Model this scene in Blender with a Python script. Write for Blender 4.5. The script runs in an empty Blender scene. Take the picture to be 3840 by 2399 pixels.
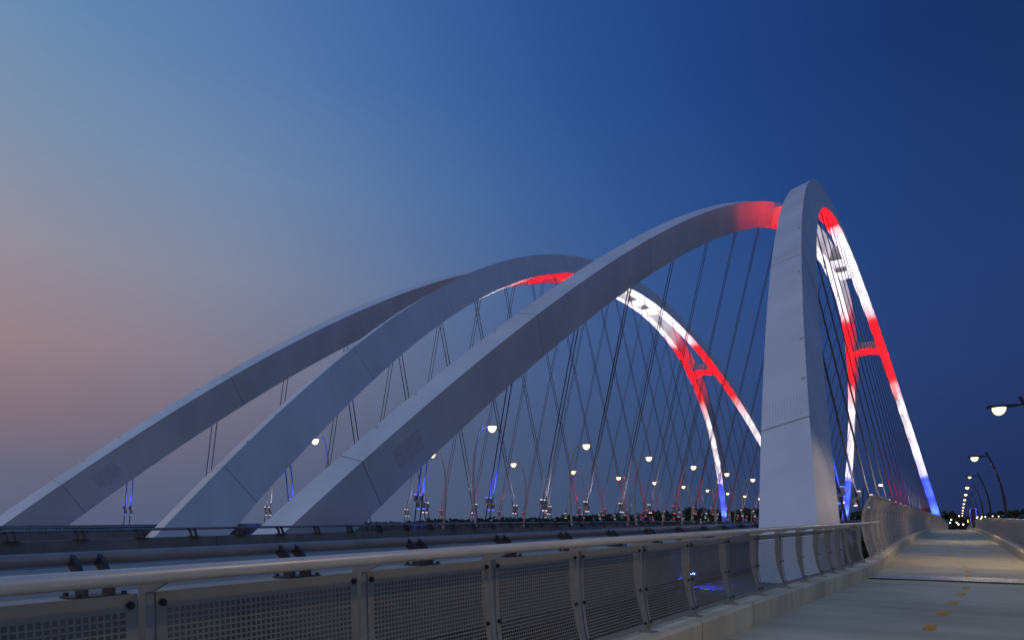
import bpy, math, random
from mathutils import Vector, Matrix
random.seed(7)
R = math.radians
sc = bpy.context.scene
col = sc.collection

# ------------------------------------------------------------------ camera
cam_d = bpy.data.cameras.new("camera")
cam = bpy.data.objects.new("camera", cam_d)
col.objects.link(cam)
cam.location = (0, 0, 0)
cam.rotation_euler = (R(90), 0, 0.5744)
cam_d.sensor_width = 36
cam_d.lens = 2504.3 / 3840 * 36
cam_d.shift_x = -56.2 / 3840
cam_d.shift_y = 776.7 / 3840
cam_d.clip_start = 0.05
cam_d.clip_end = 9000
sc.camera = cam

# ------------------------------------------------------------------ view / render
sc.view_settings.view_transform = 'Standard'
sc.view_settings.look = 'None'
sc.view_settings.gamma = 1
sc.view_settings.exposure = 0.0
sc.cycles.use_denoising = True
sc.cycles.max_bounces = 5
sc.cycles.diffuse_bounces = 3
sc.cycles.glossy_bounces = 2
sc.cycles.transmission_bounces = 2
sc.cycles.sample_clamp_indirect = 3.0
sc.cycles.caustics_reflective = False
sc.cycles.caustics_refractive = False

# ------------------------------------------------------------------ world: twilight sky after sunset
SKY_AZ = [-330, -300, -260, -225, -190, -160, -130, -100, -82, -70, -60, -50, -40, -30, -20, -10, 0, 10, 30]
SKY_EL = [0, 4, 8, 13, 19, 26, 33, 42, 58, 78]
SKY = [[[0.0201, 0.033, 0.099], [0.0877, 0.0886, 0.1344], [0.1984, 0.1641, 0.1776], [0.3438, 0.2659, 0.244], [0.4982, 0.3608, 0.2978], [0.4378, 0.3246, 0.2879], [0.2136, 0.1989, 0.2439], [0.1647, 0.1541, 0.2015], [0.124, 0.1298, 0.1947], [0.0917, 0.1151, 0.2015], [0.0895, 0.1105, 0.1974], [0.0799, 0.104, 0.1881], [0.0686, 0.0959, 0.1766], [0.0551, 0.0844, 0.1636], [0.0375, 0.0621, 0.137], [0.0251, 0.0435, 0.118], [0.0178, 0.0319, 0.1035], [0.016, 0.0294, 0.0986], [0.0201, 0.033, 0.099]], [[0.0201, 0.0352, 0.1095], [0.0863, 0.0945, 0.1519], [0.197, 0.1747, 0.1991], [0.3478, 0.2861, 0.274], [0.547, 0.4032, 0.3327], [0.5215, 0.3756, 0.3187], [0.3465, 0.2583, 0.2563], [0.2562, 0.1893, 0.2093], [0.1755, 0.1531, 0.2018], [0.1264, 0.1344, 0.2078], [0.1173, 0.1268, 0.2063], [0.0931, 0.1166, 0.2044], [0.0751, 0.1042, 0.1898], [0.0571, 0.0902, 0.1806], [0.0378, 0.0666, 0.1551], [0.025, 0.0465, 0.1337], [0.0179, 0.0342, 0.1173], [0.0158, 0.0309, 0.1089], [0.0201, 0.0352, 0.1095]], [[0.02, 0.0377, 0.1214], [0.0748, 0.0953, 0.1742], [0.1721, 0.1755, 0.2279], [0.3322, 0.2997, 0.3097], [0.5801, 0.4422, 0.3719], [0.6122, 0.4325, 0.3544], [0.5521, 0.3336, 0.2705], [0.3728, 0.236, 0.2276], [0.2561, 0.1865, 0.2134], [0.219, 0.1628, 0.199], [0.1691, 0.1526, 0.2143], [0.1175, 0.1359, 0.2211], [0.0816, 0.1118, 0.2023], [0.0565, 0.093, 0.2007], [0.0377, 0.0717, 0.1829], [0.0255, 0.0516, 0.1578], [0.0191, 0.0393, 0.1378], [0.0163, 0.0341, 0.1232], [0.02, 0.0378, 0.1214]], [[0.0195, 0.0404, 0.1364], [0.0551, 0.091, 0.2054], [0.1228, 0.1657, 0.2745], [0.286, 0.3036, 0.3603], [0.5794, 0.4759, 0.4242], [0.6901, 0.4965, 0.4055], [0.6339, 0.4099, 0.3287], [0.4751, 0.3012, 0.2711], [0.3433, 0.2382, 0.2491], [0.3054, 0.2186, 0.2403], [0.2355, 0.2062, 0.2595], [0.1549, 0.1729, 0.2632], [0.097, 0.1371, 0.2529], [0.0569, 0.1031, 0.2422], [0.0373, 0.0806, 0.2262], [0.0252, 0.0584, 0.1911], [0.0195, 0.0455, 0.1646], [0.0167, 0.0383, 0.1399], [0.0195, 0.0404, 0.1364]], [[0.0184, 0.0421, 0.152], [0.0388, 0.0866, 0.2398], [0.0791, 0.1561, 0.3391], [0.2188, 0.2933, 0.4212], [0.5145, 0.4856, 0.4864], [0.6967, 0.5467, 0.4744], [0.6805, 0.4974, 0.4138], [0.5014, 0.3624, 0.3428], [0.3489, 0.2917, 0.3208], [0.2821, 0.2696, 0.3292], [0.237, 0.253, 0.3382], [0.1682, 0.2106, 0.3286], [0.0985, 0.1596, 0.3109], [0.0541, 0.1155, 0.289], [0.0338, 0.0865, 0.2627], [0.0217, 0.0608, 0.2135], [0.0168, 0.0464, 0.1711], [0.0149, 0.0391, 0.1441], [0.0184, 0.0421, 0.152]], [[0.0159, 0.0425, 0.1589], [0.0309, 0.0848, 0.267], [0.0598, 0.1537, 0.396], [0.1569, 0.2731, 0.4806], [0.3908, 0.4577, 0.5503], [0.593, 0.5541, 0.5547], [0.6009, 0.5265, 0.5216], [0.4326, 0.395, 0.4352], [0.2685, 0.3136, 0.4052], [0.1918, 0.2733, 0.4088], [0.1693, 0.256, 0.4106], [0.1274, 0.2137, 0.3896], [0.0734, 0.1556, 0.3501], [0.0403, 0.1087, 0.308], [0.0243, 0.0763, 0.2623], [0.016, 0.0527, 0.203], [0.0123, 0.04, 0.1548], [0.0117, 0.0353, 0.1339], [0.0159, 0.0425, 0.1589]], [[0.0146, 0.043, 0.1649], [0.0283, 0.0867, 0.2882], [0.0532, 0.1547, 0.4299], [0.1165, 0.2515, 0.5233], [0.2685, 0.4032, 0.5987], [0.4164, 0.4974, 0.6152], [0.4624, 0.5037, 0.6047], [0.3396, 0.3916, 0.4958], [0.1984, 0.3045, 0.4547], [0.1256, 0.2495, 0.4362], [0.1122, 0.2149, 0.4204], [0.0784, 0.1747, 0.3962], [0.0475, 0.1269, 0.3438], [0.0275, 0.0875, 0.2876], [0.0167, 0.0598, 0.2342], [0.0121, 0.0421, 0.1799], [0.0094, 0.0319, 0.132], [0.0094, 0.0309, 0.1227], [0.0146, 0.043, 0.1649]], [[0.0158, 0.0479, 0.1871], [0.0286, 0.0946, 0.3202], [0.0491, 0.1555, 0.4546], [0.0845, 0.2247, 0.5529], [0.1603, 0.3265, 0.6308], [0.2377, 0.3962, 0.6554], [0.2814, 0.4133, 0.6338], [0.2496, 0.3608, 0.5354], [0.1566, 0.2779, 0.4775], [0.1069, 0.22, 0.4387], [0.0783, 0.1767, 0.405], [0.0531, 0.1367, 0.3674], [0.0339, 0.1015, 0.3199], [0.0214, 0.073, 0.2672], [0.0142, 0.0526, 0.2168], [0.0114, 0.0407, 0.1765], [0.0104, 0.0352, 0.1509], [0.0105, 0.0349, 0.1442], [0.0158, 0.0479, 0.1871]], [[0.0249, 0.0778, 0.2763], [0.0348, 0.1143, 0.3729], [0.0478, 0.1557, 0.4677], [0.0614, 0.1879, 0.5298], [0.0827, 0.2269, 0.581], [0.104, 0.2547, 0.5979], [0.121, 0.2665, 0.579], [0.1164, 0.2474, 0.5179], [0.0928, 0.211, 0.4713], [0.0742, 0.1807, 0.4366], [0.0597, 0.1549, 0.4061], [0.0467, 0.1302, 0.375], [0.0361, 0.1078, 0.3417], [0.0285, 0.0896, 0.3072], [0.0236, 0.0761, 0.2747], [0.0207, 0.0669, 0.2486], [0.0197, 0.0632, 0.2364], [0.0204, 0.0646, 0.2393], [0.0249, 0.0778, 0.2763]], [[0.0498, 0.1523, 0.4501], [0.0489, 0.1515, 0.4515], [0.0503, 0.1565, 0.4632], [0.0511, 0.1587, 0.4697], [0.0525, 0.1619, 0.4758], [0.0538, 0.1631, 0.4739], [0.0524, 0.1587, 0.4619], [0.055, 0.164, 0.4688], [0.0532, 0.1599, 0.4614], [0.053, 0.1594, 0.4605], [0.052, 0.1573, 0.4577], [0.0508, 0.1549, 0.4546], [0.0481, 0.1484, 0.4444], [0.0467, 0.1448, 0.4381], [0.0469, 0.1453, 0.4383], [0.0495, 0.1513, 0.4482], [0.0459, 0.1419, 0.4297], [0.045, 0.1393, 0.4246], [0.0498, 0.1523, 0.45]]]
world = bpy.data.worlds.new("World")
sc.world = world
world.use_nodes = True
wt = world.node_tree
wt.nodes.clear()

def wnode(t, **k):
    n = wt.nodes.new(t)
    for a, b in k.items():
        setattr(n, a, b)
    return n

def wmath(op, a, b=None):
    n = wnode('ShaderNodeMath', operation=op)
    for i, v in enumerate((a, b)):
        if v is None:
            continue
        if isinstance(v, (int, float)):
            n.inputs[i].default_value = v
        else:
            wt.links.new(v, n.inputs[i])
    return n.outputs[0]

tc = wnode('ShaderNodeTexCoord')
sp = wnode('ShaderNodeSeparateXYZ')
wt.links.new(tc.outputs['Generated'], sp.inputs[0])
az = wmath('MULTIPLY', wmath('ARCTAN2', sp.outputs[0], sp.outputs[1]), 180 / math.pi)
frac = wmath('DIVIDE', wmath('FLOORED_MODULO', wmath('ADD', az, 330), 360), 360)
elv = wmath('MULTIPLY', wmath('ARCSINE', sp.outputs[2]), 180 / math.pi)
prev = None
for i, e in enumerate(SKY_EL):
    r = wnode('ShaderNodeValToRGB')
    cr = r.color_ramp
    cr.interpolation = 'B_SPLINE'
    n = len(SKY_AZ)
    for j in range(n - 2):
        cr.elements.new(0.5)
    for j in range(n):
        cr.elements[j].position = min(1.0, (SKY_AZ[j] + 330) / 360)
        cr.elements[j].color = (*SKY[i][j], 1)
    wt.links.new(frac, r.inputs[0])
    if prev is None:
        prev = r.outputs[0]
    else:
        m = wnode('ShaderNodeMapRange', clamp=True)
        m.inputs[1].default_value = SKY_EL[i - 1]
        m.inputs[2].default_value = e
        wt.links.new(elv, m.inputs[0])
        mx = wnode('ShaderNodeMixRGB')
        wt.links.new(m.outputs[0], mx.inputs[0])
        wt.links.new(prev, mx.inputs[1])
        wt.links.new(r.outputs[0], mx.inputs[2])
        prev = mx.outputs[0]
bg = wnode('ShaderNodeBackground')
bg.inputs[1].default_value = 1.0
wo = wnode('ShaderNodeOutputWorld')
wt.links.new(prev, bg.inputs[0])
wt.links.new(bg.outputs[0], wo.inputs[0])

# ------------------------------------------------------------------ light levels
K_FLOOD = 46.0        # flood lamp watts per square metre of throw
P_STREET = 12000.0      # roadway lamps
P_PATH = 560.0        # path lamps
RED, WHITE, BLUE = (1.0, 0.0, 0.002), (1.0, 0.90, 1.0), (0.025, 0.06, 1.0)
WARM = (1.0, 0.77, 0.44)

# ------------------------------------------------------------------ materials
def material(name, color, rough=0.6, metal=0.0, noise=0.0, scale=3.0, bump=0.0, streak=None, spec=0.5, joint=None, fine=0.0):
    m = bpy.data.materials.new(name)
    m.use_nodes = True
    nt = m.node_tree
    b = nt.nodes['Principled BSDF']
    b.inputs['Roughness'].default_value = rough
    b.inputs['Metallic'].default_value = metal
    b.inputs['Specular IOR Level'].default_value = spec
    L = nt.links.new
    t = nt.nodes.new('ShaderNodeTexCoord')
    cur = None
    base = nt.nodes.new('ShaderNodeRGB')
    base.outputs[0].default_value = (*color, 1)
    cur = base.outputs[0]

    def mult(fac, lo, hi, amount):
        nonlocal cur
        mr = nt.nodes.new('ShaderNodeMapRange')
        mr.inputs[1].default_value = lo
        mr.inputs[2].default_value = hi
        mr.inputs[3].default_value = 1 - amount
        mr.inputs[4].default_value = 1 + amount * 0.6
        L(fac, mr.inputs[0])
        mx = nt.nodes.new('ShaderNodeMixRGB')
        mx.blend_type = 'MULTIPLY'
        mx.inputs[0].default_value = 1
        L(cur, mx.inputs[1])
        L(mr.outputs[0], mx.inputs[2])
        cur = mx.outputs[0]

    def noise_tex(s, detail=5, stretch=None):
        n = nt.nodes.new('ShaderNodeTexNoise')
        n.inputs['Scale'].default_value = s
        n.inputs['Detail'].default_value = detail
        if stretch:
            mp = nt.nodes.new('ShaderNodeMapping')
            mp.inputs['Scale'].default_value = stretch
            L(t.outputs['Object'], mp.inputs[0])
            L(mp.outputs[0], n.inputs['Vector'])
        else:
            L(t.outputs['Object'], n.inputs['Vector'])
        return n.outputs['Fac']
    if noise:
        nf = noise_tex(scale)
        mult(nf, 0.3, 0.7, noise)
        rr = nt.nodes.new('ShaderNodeMapRange')
        rr.inputs[3].default_value = max(0, rough - 0.1)
        rr.inputs[4].default_value = min(1, rough + 0.1)
        L(nf, rr.inputs[0])
        L(rr.outputs[0], b.inputs['Roughness'])
    if streak:
        mult(noise_tex(1.0, 4, streak), 0.3, 0.7, 0.09 if name == 'white_arch_paint' else 0.14)
    if fine:
        mult(noise_tex(70.0, 3), 0.3, 0.7, fine)
    if joint:
        axis, period, width, amount = joint
        s = nt.nodes.new('ShaderNodeSeparateXYZ')
        L(t.outputs['Object'], s.inputs[0])
        mo = nt.nodes.new('ShaderNodeMath'); mo.operation = 'FLOORED_MODULO'
        mo.inputs[1].default_value = period
        L(s.outputs[axis], mo.inputs[0])
        lt = nt.nodes.new('ShaderNodeMath'); lt.operation = 'LESS_THAN'
        lt.inputs[1].default_value = width
        L(mo.outputs[0], lt.inputs[0])
        mx = nt.nodes.new('ShaderNodeMixRGB')
        L(lt.outputs[0], mx.inputs[0])
        L(cur, mx.inputs[1])
        mx.inputs[2].default_value = (*[c * (1 - amount) for c in color], 1)
        cur = mx.outputs[0]
    L(cur, b.inputs['Base Color'])
    if bump:
        bp = nt.nodes.new('ShaderNodeBump')
        bp.inputs['Strength'].default_value = bump
        bp.inputs['Distance'].default_value = 0.02
        L(noise_tex(scale * 12, 4), bp.inputs['Height'])
        L(bp.outputs[0], b.inputs['Normal'])
    return m

def glow(name, color, strength):
    m = bpy.data.materials.new(name)
    m.use_nodes = True
    nt = m.node_tree
    b = nt.nodes['Principled BSDF']
    b.inputs['Base Color'].default_value = (0.5, 0.5, 0.5, 1)
    b.inputs['Emission Color'].default_value = (*color, 1)
    lw = nt.nodes.new('ShaderNodeLayerWeight')      # emission graded to a dimmer rim, imitating the halo round a lamp
    lw.inputs[0].default_value = 0.35
    mr = nt.nodes.new('ShaderNodeMapRange')
    mr.inputs[3].default_value = strength
    mr.inputs[4].default_value = strength * 0.22
    nt.links.new(lw.outputs['Facing'], mr.inputs[0])
    nt.links.new(mr.outputs[0], b.inputs['Emission Strength'])
    return m

M = {
    'arch': material('white_arch_paint', (0.67, 0.66, 0.675), 0.42, 0, 0.05, 0.25, 0, (0.35, 0.35, 0.05)),
    'seam': material('weld_seam', (0.30, 0.31, 0.33), 0.6, 0, 0.1, 2),
    'hatch': material('hatch_steel', (0.59, 0.585, 0.595), 0.5, 0, 0.08, 2),
    'cable': material('dark_cable', (0.022, 0.022, 0.028), 0.5, 0.0, 0.1, 4),
    'socket': material('cable_socket', (0.35, 0.35, 0.36), 0.45, 0.3, 0.1, 6),
    'canister': material('pale_canister', (0.30, 0.30, 0.32), 0.4, 0.2, 0.1, 6),
    'rail': material('dark_rail_paint', (0.20, 0.20, 0.22), 0.5, 0.0, 0.2, 3),
    'bracket': material('black_bracket', (0.03, 0.031, 0.038), 0.5, 0.0, 0.2, 5),
    'handrail': material('brushed_handrail', (0.60, 0.56, 0.50), 0.42, 0.2, 0.08, 4, 0.0, (60, 0.5, 60)),
    'mesh': material('grey_mesh_steel', (0.25, 0.245, 0.225), 0.5, 0.25, 0.12, 2.5),
    'tallmesh': material('tall_mesh_steel', (0.42, 0.40, 0.36), 0.5, 0.25, 0.12, 2.5),
    'post': material('post_steel', (0.27, 0.28, 0.29), 0.42, 0.45, 0.12, 4),
    'bolt': material('dark_bolt', (0.05, 0.05, 0.055), 0.4, 0.7, 0.1, 10),
    'path': material('path_concrete', (0.51, 0.45, 0.315), 0.82, 0, 0.24, 0.4, 0.25, (0.12, 1.6, 1), 0.3, (1, 4.6, 0.03, 0.55), 0.10),
    'kerb': material('kerb_concrete', (0.60, 0.53, 0.37), 0.85, 0, 0.2, 0.9, 0.3, (1, 3.5, 0.3), 0.3, (1, 2.1, 0.025, 0.6), 0.08),
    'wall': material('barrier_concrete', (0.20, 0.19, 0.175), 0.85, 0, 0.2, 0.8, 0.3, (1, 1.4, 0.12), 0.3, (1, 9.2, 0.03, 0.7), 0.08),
    'outer': material('shade_darkened_concrete', (0.13, 0.13, 0.128), 0.9, 0, 0.25, 1.2, 0.3, (1, 1.2, 0.1), 0.3, (1, 9.2, 0.03, 0.7), 0.08),  # near barrier's concrete with shade put into the colour; pier cap shares it
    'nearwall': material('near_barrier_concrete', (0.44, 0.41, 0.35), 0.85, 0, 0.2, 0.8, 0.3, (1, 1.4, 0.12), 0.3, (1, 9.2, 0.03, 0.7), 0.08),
    'road': material('road_concrete', (0.24, 0.235, 0.225), 0.8, 0, 0.14, 0.4, 0.2, (1.5, 0.05, 1), 0.3, (1, 6.0, 0.03, 0.4), 0.06),
    'paint': material('white_road_paint', (0.72, 0.72, 0.70), 0.7, 0, 0.2, 3),
    'yellow': material('yellow_path_paint', (0.62, 0.27, 0.015), 0.7, 0, 0.25, 6, 0, None, 0.3, None, 0.2),
    'plate': material('joint_plate_steel', (0.50, 0.49, 0.46), 0.42, 0.3, 0.15, 3, 0.2),
    'gap': material('joint_gap', (0.01, 0.01, 0.01), 0.9),
    'lamppole': material('pale_lamp_pole', (0.42, 0.40, 0.38), 0.45, 0.3, 0.08, 3),
    'darkpole': material('black_lamp_pole', (0.010, 0.011, 0.014), 0.45, 0.2, 0.15, 5),
    'leaf': material('dark_leaf', (0.035, 0.055, 0.025), 0.9, 0, 0.4, 0.08, 0, None, 0.1),
    'water': material('river_water', (0.02, 0.03, 0.035), 0.12, 0, 0.1, 0.05, 0.4),
    'soil': material('bank_soil', (0.03, 0.04, 0.022), 0.95, 0, 0.3, 0.05),
    'tower': material('dark_tower_cladding', (0.05, 0.05, 0.06), 0.7, 0, 0.2, 0.5),
    'girder': material('dark_girder_steel', (0.012, 0.012, 0.014), 0.7, 0, 0.2, 1),
    'pier': material('pier_concrete', (0.24, 0.24, 0.235), 0.85, 0, 0.2, 0.4, 0.2, (1, 1, 0.1)),
    'lens_warm': glow('warm_lamp_lens', (1.0, 0.66, 0.27), 4.6),
    'lens_path': glow('path_lamp_lens', (1.0, 0.68, 0.30), 3.6),
    'lens_dim': glow('dim_lamp_lens', (1.0, 0.72, 0.40), 2.2),
    'lens_town': glow('town_lamp_lens', (1.0, 0.82, 0.52), 12.0),
    'lens_amber': glow('amber_town_lens', (1.0, 0.45, 0.14), 9.0),
    'lens_red': glow('red_flood_lens', (1.0, 0.02, 0.03), 1.1),
    'lens_white': glow('white_flood_lens', (1.0, 0.82, 0.86), 1.2),
    'lens_blue': glow('blue_flood_lens', (0.08, 0.14, 1.0), 1.6),
    'led_blue': glow('blue_tower_led', (0.10, 0.13, 1.0), 5.0),
}

# ------------------------------------------------------------------ mesh helpers
class MB:
    def __init__(s):
        s.v = []; s.f = []; s.m = []; s.sm = []

    def add(s, vs, fs, smooth=False):
        o = len(s.v)
        s.v += [tuple(p) for p in vs]
        s.f += [tuple(o + i for i in f) for f in fs]
        s.sm += [smooth] * len(fs)

    def box(s, x0, x1, y0, y1, z0, z1):
        s.add([(x0, y0, z0), (x1, y0, z0), (x1, y1, z0), (x0, y1, z0), (x0, y0, z1), (x1, y0, z1), (x1, y1, z1), (x0, y1, z1)],
              [(0, 3, 2, 1), (4, 5, 6, 7), (0, 1, 5, 4), (1, 2, 6, 5), (2, 3, 7, 6), (3, 0, 4, 7)])

    def tube(s, pts, r, n=8, caps=True, ref=None):
        pts = [Vector(p) for p in pts]
        rs = r if isinstance(r, (list, tuple)) else [r] * len(pts)
        rings = []
        up = Vector(ref) if ref else None
        for i, p in enumerate(pts):
            d = (pts[min(i + 1, len(pts) - 1)] - pts[max(i - 1, 0)]).normalized()
            if up is None:
                up = Vector((0, 0, 1)) if abs(d.z) < 0.9 else Vector((1, 0, 0))
            a = d.cross(up).normalized()
            b = a.cross(d)
            rings.append([p + (a * math.cos(2 * math.pi * k / n) + b * math.sin(2 * math.pi * k / n)) * rs[i] for k in range(n)])
        vs = [q for ring in rings for q in ring]
        fs = [(i * n + k, i * n + (k + 1) % n, (i + 1) * n + (k + 1) % n, (i + 1) * n + k) for i in range(len(pts) - 1) for k in range(n)]
        s.add(vs, fs, True)
        if caps:
            s.add(rings[0], [tuple(range(n - 1, -1, -1))])
            s.add(rings[-1], [tuple(range(n))])

    def prism_xz(s, poly, y0, y1):
        n = len(poly)
        vs = [(x, y0, z) for x, z in poly] + [(x, y1, z) for x, z in poly]
        s.add(vs, [tuple(range(n)), tuple(range(2 * n - 1, n - 1, -1))] + [(i + n, (i + 1) % n + n, (i + 1) % n, i) for i in range(n)])

    def grid(s, rows, smooth=True, flip=False):
        n = len(rows[0])
        vs = [p for r in rows for p in r]
        fs = []
        for i in range(len(rows) - 1):
            for k in range(n - 1):
                q = (i * n + k, i * n + k + 1, (i + 1) * n + k + 1, (i + 1) * n + k)
                fs.append(q[::-1] if flip else q)
        s.add(vs, fs, smooth)

    def mesh(s, name, mat):
        me = bpy.data.meshes.new(name)
        me.from_pydata(s.v, [], s.f)
        me.materials.append(mat)
        me.polygons.foreach_set('use_smooth', s.sm)
        me.update()
        return me

    def build(s, name, mat, parent=None, loc=(0, 0, 0)):
        return link(name, s.mesh(name, mat), parent, loc)

def link(name, data, parent=None, loc=(0, 0, 0), rot=None):
    o = bpy.data.objects.new(name, data)
    col.objects.link(o)
    o.location = loc
    if rot:
        o.rotation_euler = rot
    if parent:
        o.parent = parent
    return o

def thing(name, label, cat, loc=(0, 0, 0), group=None, rotz=0):
    o = bpy.data.objects.new(name, None)
    col.objects.link(o)
    o.empty_display_size = 0.2
    o.location = loc
    o.rotation_euler = (0, 0, rotz)
    tag(o, label, cat, group)
    return o

def tag(o, label, cat, group=None):
    o['label'] = label
    o['category'] = cat
    if group:
        o['group'] = group
    return o

def struct(o, kind='structure'):
    o['kind'] = kind
    return o

def lamp(name, kind, energy, color, parent, loc, direction=(0, 0, -1), angle=2.4, blend=0.6, size=0.1):
    d = bpy.data.lights.new(name, kind)
    d.energy = energy
    d.color = color
    d.shadow_soft_size = size
    if kind == 'SPOT':
        d.spot_size = angle
        d.spot_blend = blend
    o = link(name, d, parent, loc)
    o.rotation_euler = Vector(direction).to_track_quat('-Z', 'Y').to_euler()
    return o

ORD = ['nearest', 'second', 'third', 'fourth', 'fifth', 'sixth', 'seventh', 'eighth', 'ninth', 'tenth', 'eleventh', 'twelfth', 'thirteenth',
       'fourteenth', 'fifteenth', 'sixteenth', 'seventeenth', 'eighteenth', 'nineteenth', 'twentieth']

# ------------------------------------------------------------------ levels
YM = 136.42
def zd(y):                                    # deck level: crest at mid-span
    t = y - YM
    lim = 150.0
    if abs(t) > lim:
        return -0.4 - 7e-5 * lim * lim - 2 * 7e-5 * lim * (abs(t) - lim)
    return -0.4 - 7e-5 * t * t

KERB = [(-40, -3.4), (0, -3.05), (5, -2.92), (10, -2.69), (12.7, -2.51), (15.2, -2.33), (18.2, -2.08), (20, -2.0), (24, -1.97), (28.3, -2.10),
        (35, -2.32), (43.4, -2.50), (60, -2.62), (80, -2.66), (130, -2.70), (400, -2.70)]
def kx(y):                                    # path edge at the left kerb, smooth
    def li(yy):
        for (a, b), (c, d) in zip(KERB, KERB[1:]):
            if yy <= c:
                return b + (d - b) * (yy - a) / (c - a)
        return KERB[-1][1]
    return sum(li(y + d) for d in (-1.5, -0.75, 0, 0.75, 1.5)) / 5

XR = 1.9                                      # right kerb
def frange(a, b, st):
    n = max(1, round((b - a) / st))
    return [a + (b - a) * i / n for i in range(n + 1)]

# ------------------------------------------------------------------ ground, river, banks
b = MB(); b.grid([[(-6000, -3000, -22), (6000, -3000, -22)], [(-6000, 6000, -22), (6000, 6000, -22)]], False)
struct(b.build('river', M['water']))
b = MB()
rows = []
for y, z in ((560, -22.6), (590, -19), (640, -12), (760, -6), (6000, 2)):
    rows.append([(x, y + 0.02 * abs(x + 100), z) for x in range(-6000, 6001, 500)])
b.grid(rows, True)
struct(b.build('far_bank', M['soil']))

# far wood on the bank: leaf clumps in an uneven band
def wood(name, x0, x1, n, ybase, top, base, size):
    b = MB()
    rnd = random.Random(len(name) + int(x0))
    ph = [rnd.uniform(0, 6.28) for _ in range(6)]
    for i in range(n):
        x = rnd.uniform(x0, x1)
        w = x / 14
        h = 0.55 + 0.16 * math.sin(w * 0.31 + ph[0]) + 0.14 * math.sin(w * 0.83 + ph[1]) + 0.11 * math.sin(w * 1.9 + ph[2]) + 0.08 * math.sin(w * 4.3 + ph[3])
        zt = base + (top(x) - base) * (1.06 + 0.26 * (h - 0.55)) + 1.5
        q = rnd.random() ** 0.55
        z = base + (zt - base) * q
        y = ybase(x) + rnd.uniform(0, 45)
        s = size * rnd.uniform(0.4, 1.3) * (1.25 - 0.6 * q)
        a, c = rnd.uniform(0, 6.28), rnd.uniform(-0.7, 0.7)
        u = Vector((math.cos(a), math.sin(a), c * 0.5)) * s
        v = Vector((-math.sin(a) * c, math.cos(a) * c, 1)) * s * 0.75
        p = Vector((x, y, z))
        b.add([p - u, p - v * 0.8, p + u, p + v], [(0, 1, 2, 3)])
    return struct(b.build(name, M['leaf']), 'stuff')

def top_left(x):
    pts = [(-6000, 3), (-1600, 0), (-1250, 0.5), (-900, 1.5), (-620, 4), (-420, 7), (-280, 11), (-150, 13), (-60, 11), (-15, 9.5), (0, 7.0), (14, 5.0), (26, 8.0), (50, 12), (120, 15), (600, 15), (3000, 20)]
    for (a, c), (d, e) in zip(pts, pts[1:]):
        if x <= d:
            return c + (e - c) * (x - a) / (d - a)
    return pts[-1][1]
wood('far_wood', -1900, 260, 24000, lambda x: 600 + 0.02 * abs(x), top_left, -17, 3.4)

# ------------------------------------------------------------------ arch ribs (fitted to the photograph's perspective)
A = 118.0; Z0 = -7.435; H = 57.045; Q1 = 0.0385; Q2 = -0.0433
WB, WT, WC = 15.593, 1.57, -0.498
X_NEAR = -18.61; X_FAR = -58.02
K_LEAN = (WT - WB) / H

def rib_state(u, s):
    """centre offset x, height z, in-plane normal and section at station u (-1..1) for side s (+1 right, -1 left)"""
    def zz(q):
        return H * (1 - q * q) * (1 + Q1 * q * q + Q2 * q ** 4)
    z = zz(u)
    dz = (zz(u + 1e-4) - zz(u - 1e-4)) / (2e-4 * A)
    t = z / H
    half = WB + (WT - WB) * t + WC * t * (1 - t)
    n = math.hypot(1, dz)
    ny, nz = -dz / n, 1 / n
    d = 2.816 + 0.66 * u * u + 0.571 * u * u * (1 - u * u)
    w = 1.67 + 0.31 * u * u
    return half, z + Z0, ny, nz, d, w

def rib_point(u, s, e, r):
    """e: -1 underside .. +1 top, r: -1 left .. +1 right (in half sections; may exceed 1)"""
    half, z, ny, nz, d, w = rib_state(u, s)
    L = math.hypot(1, K_LEAN)
    lx, lz = 1 / L, -s * K_LEAN / L
    ee, rr = e * d / 2, r * w / 2
    return Vector((s * half + ee * nz * s * K_LEAN + rr * lx, YM + u * A + ee * ny, z + ee * nz + rr * lz))

U0, U1 = -1.04, 1.04
US = [U0 + (U1 - U0) * i / 150 for i in range(151)]

def rib_mesh(s):
    b = MB()
    for (e0, r0), (e1, r1) in (((1, -1), (1, 1)), ((1, 1), (-1, 1)), ((-1, 1), (-1, -1)), ((-1, -1), (1, -1))):
        b.grid([[rib_point(u, s, e0, r0), rib_point(u, s, e1, r1)] for u in US], True, True)
    return b

SEAMS = [-0.905, -0.778, -0.645, -0.50, -0.35, -0.18, 0.18, 0.35, 0.50, 0.645, 0.778, 0.905]
def seam_mesh(u, s):
    b = MB()
    du = 0.028 / A
    g = 1.006
    cs = [(g, -g), (g, g), (-g, g), (-g, -g), (g, -g)]
    b.grid([[rib_point(u - du, s, e, r) for e, r in cs], [rib_point(u + du, s, e, r) for e, r in cs]], False, True)
    return b

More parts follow.
